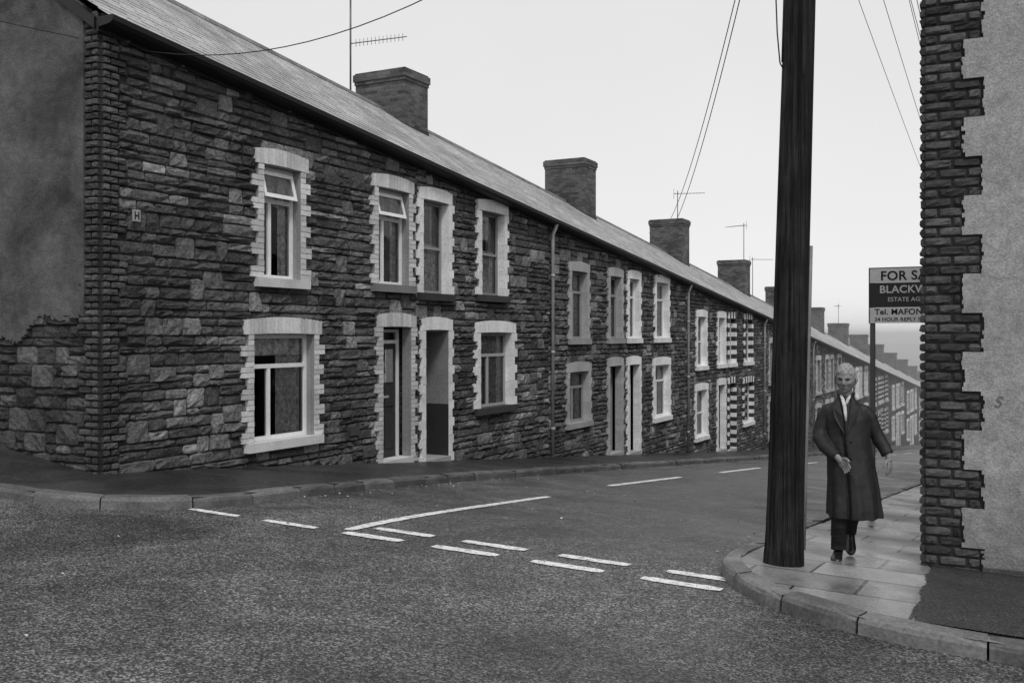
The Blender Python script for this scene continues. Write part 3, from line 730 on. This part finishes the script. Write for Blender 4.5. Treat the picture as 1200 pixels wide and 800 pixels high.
def slab(P_,th=.012):
    f=[Vector(q) for q in P_]; n=(f[1]-f[0]).cross(f[2]-f[0]).normalized()*th
    if n.y>0: n=-n
    k=len(f); m.face([tuple(q+n) for q in f]); m.face([tuple(q) for q in f][::-1])
    for i in range(k): a,b=f[i],f[(i+1)%k]; m.face([tuple(a),tuple(b),tuple(b+n),tuple(a+n)])
slab([(-.045,-.060,1.412),(-.082,-.084,1.35),(-.064,-.094,1.325)],.012)
slab([(-.050,-.083,1.365),(-.104,-.103,1.315),(-.086,-.130,1.22),(-.004,-.148,1.08),(-.022,-.128,1.24)],.013)
slab([(.045,-.060,1.412),(.088,-.084,1.35),(.068,-.094,1.325)],.012)
slab([(.052,-.083,1.365),(.110,-.103,1.315),(.094,-.130,1.22),(.018,-.152,1.08),(.034,-.128,1.24)],.015)
m.tube([(-.050,-.058,1.408),(-.064,.02,1.422),(-.04,.066,1.432),(0,.076,1.435),(.04,.066,1.432),(.064,.02,1.422),(.050,-.058,1.408)],.011,10,sq=1.8)
for z in (1.03,.89,.75): m.ell((.05,-.165-(1.03-z)*.10,z),(.012,.007,.012))
m.obj('collar_and_lapels',M_coat,me,False)
m=MB()
m.tube([(-.038,-.052,1.415),(-.022,-.083,1.385),(-.006,-.108,1.33),(.002,-.126,1.26),(.006,-.138,1.20)],[.013,.016,.018,.014,.007],12,sq=.6)
m.tube([(.038,-.052,1.415),(.022,-.080,1.385),(.006,-.105,1.34)],[.013,.015,.012],12,sq=.6)
m.obj('scarf',M_scarf,me,True)
m=MB()
m.tube([(-.03,-.02,.62),(-.040,-.09,.45),(-.052,-.10,.30),(-.058,-.075,.18),(-.06,-.06,.12),(-.06,-.062,.085)],[.088,.074,.066,.061,.062,.064],20)
m.tube([(.06,.02,.62),(.055,.04,.45),(.05,.16,.33),(.035,.33,.22),(.03,.41,.155)],[.088,.074,.062,.056,.057],20)
m.ell((.01,0,.66),(.13,.10,.12))
o=m.obj('trousers',M_trou,me,True); fuse(o,.008,2,.014,.05)
m=MB()
def shoe(p,pitch,yaw=0):
    rot=Matrix.Rotation(yaw,3,'Z')@Matrix.Rotation(pitch,3,'X')
    rs=[]
    for y,w_,h,zc in ((.078,.018,.026,.035),(.062,.034,.048,.05),(.02,.038,.052,.054),(-.03,.040,.044,.046),(-.08,.045,.032,.034),(-.13,.048,.026,.028),(-.17,.042,.021,.023),(-.193,.028,.014,.018),(-.2,.01,.006,.012)):
        rs.append([tuple(Vector(p)+rot@Vector((w_*math.cos(2*math.pi*j/20),y,max(0.0,zc+h*math.sin(2*math.pi*j/20))))) for j in range(20)])
    m.loft(rs)
shoe((-.06,-.04,0),0,-.08); shoe((.03,.40,.08),.55,.05)
m.obj('shoes',M_shoe,me,True)
he=empty('head',(.0,-.034,1.552)); he.parent=me; he.rotation_euler=(math.radians(8),math.radians(2),math.radians(-8)); he.scale=(1.1,1.06,1.07)
def G(x,y,cx,cy,sx,sy): return math.exp(-((x-cx)/sx)**2-((y-cy)/sy)**2)
m=MB(); nu,nv=96,80
for i in range(nv+1):
    ph=math.pi*i/nv
    for j in range(nu):
        t=2*math.pi*j/nu
        dx,dy,dz=math.sin(ph)*math.sin(t),-math.sin(ph)*math.cos(t),math.cos(ph)
        z=dz*.118+.002
        wx=.0745 if z>.0 else .0745-.016*min(1,(-z/.118))**1.3
        x=dx*wx; y=dy*.093+.008
        if z<0: y-= .012*(-z/.118)*(1 if dy<0 else .2)
        if z<-.03 and dy>0: y*=1-.35*min(1,(-z-.03)/.08)
        if dy<.15:
            f=max(0,min(1,(.15-dy)/.4)); a=abs(x); d=0
            d+=.026*G(x,z,0,-.020,.0105,.016)+.014*G(x,z,0,.0,.009,.020)
            d+=.008*G(a,z,.013,-.028,.007,.007)
            d+=.009*G(a,z,.028,.024,.020,.0075)
            d-=.0145*G(a,z,.029,.006,.013,.0095)
            d+=.0045*G(a,z,.029,.004,.009,.005)
            d+=.007*G(a,z,.047,-.018,.016,.014)
            d-=.006*G(a,z,.040,-.055,.012,.018)
            d-=.005*G(a,z,.020,-.040,.004,.016)
            d+=.0055*G(x,z,0,-.054,.018,.0045)+.0055*G(x,z,0,-.064,.016,.005)
            d-=.006*G(x,z,0,-.0585,.021,.0022)
            d-=.004*G(x,z,0,-.075,.02,.005)
            d+=.008*G(x,z,0,-.092,.02,.013)
            d+=.0012*math.sin(z*520)*G(x,z,0,.055,.035,.016)
            y-=d*f
        m.v.append((x,y,z))
for i in range(nv):
    for j in range(nu): m.f.append((i*nu+j,(i+1)*nu+j,(i+1)*nu+(j+1)%nu,i*nu+(j+1)%nu)); m.c.append(.5)
m.obj('face',M_skin,he,True)
m=MB()
for sx in (-1,1):
    rot=Matrix.Rotation(sx*.35,3,'Z')
    m.ell((sx*.0775,.012,-.010),(.008,.018,.030),rot=rot); m.ell((sx*.080,.016,-.002),(.012,.015,.020),rot=rot); m.ell((sx*.076,.004,-.034),(.007,.009,.010))
m.tube([(0,.03,-.20),(0,.022,-.14),(0,.014,-.09),(0,.01,-.05)],[.056,.052,.050,.048],20)
o=m.obj('ears_and_neck',M_skin,he,True); fuse(o,.004,2)
m=MB()
for sx in (-1,1): m.ell((sx*.029,-.070,.006),(.0095,.005,.0036))
m.ell((0,-.0835,-.0585),(.017,.003,.0011))
m.obj('eyes_and_mouth',M_eye,he,True)
m=MB(); nu2,nv2=72,40
for i in range(nv2+1):
    for j in range(nu2):
        t=2*math.pi*j/nu2; front=max(0,math.cos(t))
        phm=math.pi*.60
        if math.cos(t)>0: phm=math.pi*(.60-.30*front**.6+.05*front**8)
        ph=phm*i/nv2
        dx,dy,dz=math.sin(ph)*math.sin(t),-math.sin(ph)*math.cos(t),math.cos(ph)
        z=dz*.118+.002; wx=.0745 if z>0 else .0745-.016*min(1,(-z/.118))**1.3
        k=.012*(1-.7*(i/nv2)**4)
        nz=.0018*math.sin(9*t+i*.5)+.001*math.sin(23*t+i)
        m.v.append((dx*(wx+k+nz),dy*(.093+k+nz)+.008,dz*(.118+k+nz)+.002))
for i in range(nv2):
    for j in range(nu2): m.f.append((i*nu2+j,(i+1)*nu2+j,(i+1)*nu2+(j+1)%nu2,i*nu2+(j+1)%nu2)); m.c.append(.5)
m.obj('hair',M_hair,he,True)
m=MB()
for sx in (-1,1): m.tube([(sx*.014,-.090,.021),(sx*.027,-.089,.027),(sx*.042,-.080,.023)],[.003,.004,.002],8)
m.obj('eyebrows',M_eye,he,True)
def hand(name,wr,a,b,curl):
    a=Vector(a).normalized(); b=Vector(b); b=(b-a*a.dot(b)).normalized(); c=a.cross(b).normalized()*curl[1]; wr=Vector(wr); m=MB()
    T=lambda x,y,z:tuple(wr+a*x+b*y+c*z)
    rot=Matrix((a,b,c)).transposed()
    m.ell(T(.05,0,0),(.052,.042,.016),rot=rot); m.tube([T(-.06,0,0),T(.0,0,0),T(.03,0,0)],[.029,.027,.026],12)
    cu=curl[0]
    for y,l in ((-.032,.062),(-.011,.076),(.011,.082),(.032,.072)):
        pts=[(.075,y*.95,0)];ang=cu*.5
        for seg,k in ((.45,1),(.32,1.6),(.25,2.0)):
            p=pts[-1]; pts.append((p[0]+l*seg*math.cos(ang),p[1]+y*.05,p[2]+l*seg*math.sin(ang))); ang+=cu*k*.6
        m.tube([T(*p) for p in pts],[.0105,.0095,.0085,.0065],10)
    m.tube([T(.02,.028,.0),T(.045,.055,.012),T(.07,.066,.022),T(.092,.066,.03)],[.014,.0125,.011,.008],10)
    o=m.obj(name,M_skin,me,True); fuse(o,.0035,1)
hand('right_hand',(-.045,-.25,.885),(.62,-.35,-.62),(.5,-.3,.6),(.55,1))
hand('left_hand',(.350,-.012,.885),(.12,-.25,-1),(-.4,-1,.1),(.5,1))
# ------------------------------------------------------------ mist bank lying in the valley end of the street
mb=MB(); mb.box(-250,250,30,900,-60,3.0); mo=mb.obj('mist',M_dark)
vm=bpy.data.materials.new('mist_volume'); vm.use_nodes=True; nt=vm.node_tree; nt.nodes.clear(); oo=N(nt,'ShaderNodeOutputMaterial'); vs=N(nt,'ShaderNodeVolumeScatter'); vs.inputs['Density'].default_value=.0045; vs.inputs['Anisotropy'].default_value=.2; vs.inputs['Color'].default_value=(1,1,1,1)
L(nt,vs.outputs[0],oo.inputs['Volume']); mo.data.materials.clear(); mo.data.materials.append(vm)
# ------------------------------------------------------------ light
w=bpy.data.worlds.new('World'); sc.world=w; w.use_nodes=True; nt=w.node_tree; bg=nt.nodes['Background']
sk=N(nt,'ShaderNodeTexSky',sky_type='NISHITA'); sk.sun_disc=False; sk.sun_elevation=math.radians(52); sk.sun_rotation=math.radians(140)
bw=N(nt,'ShaderNodeRGBToBW'); L(nt,sk.outputs[0],bw.inputs[0])
v=math_(nt,'MINIMUM',math_(nt,'MULTIPLY',bw.outputs[0],.25),1.5)
v=math_(nt,'ADD',v,6.1)
tc=N(nt,'ShaderNodeTexCoord'); v=math_(nt,'MULTIPLY',v,mrange(nt,noise(nt,1.6,4,.5,vec=tc.outputs['Generated']),.3,.7,.95,1.05))
L(nt,v,bg.inputs['Color']); bg.inputs['Strength'].default_value=.115
sl=bpy.data.lights.new('sun','SUN'); sl.energy=1.5; sl.angle=math.radians(12); so=bpy.data.objects.new('sun',sl); col.objects.link(so)
el=math.radians(52);az=math.radians(140)
dirv=Vector((math.sin(az)*math.cos(el),math.cos(az)*math.cos(el),math.sin(el)))
so.rotation_euler=(-dirv).to_track_quat('-Z','Y').to_euler()
c=bpy.data.cameras.new('camera'); c.lens=35; c.sensor_width=36; c.clip_end=5000; c.shift_y=-.0067
co=bpy.data.objects.new('camera',c); col.objects.link(co); co.location=(9.65,-8.03,1.6); co.rotation_euler=(math.radians(90),0,math.radians(27.8)); sc.camera=co
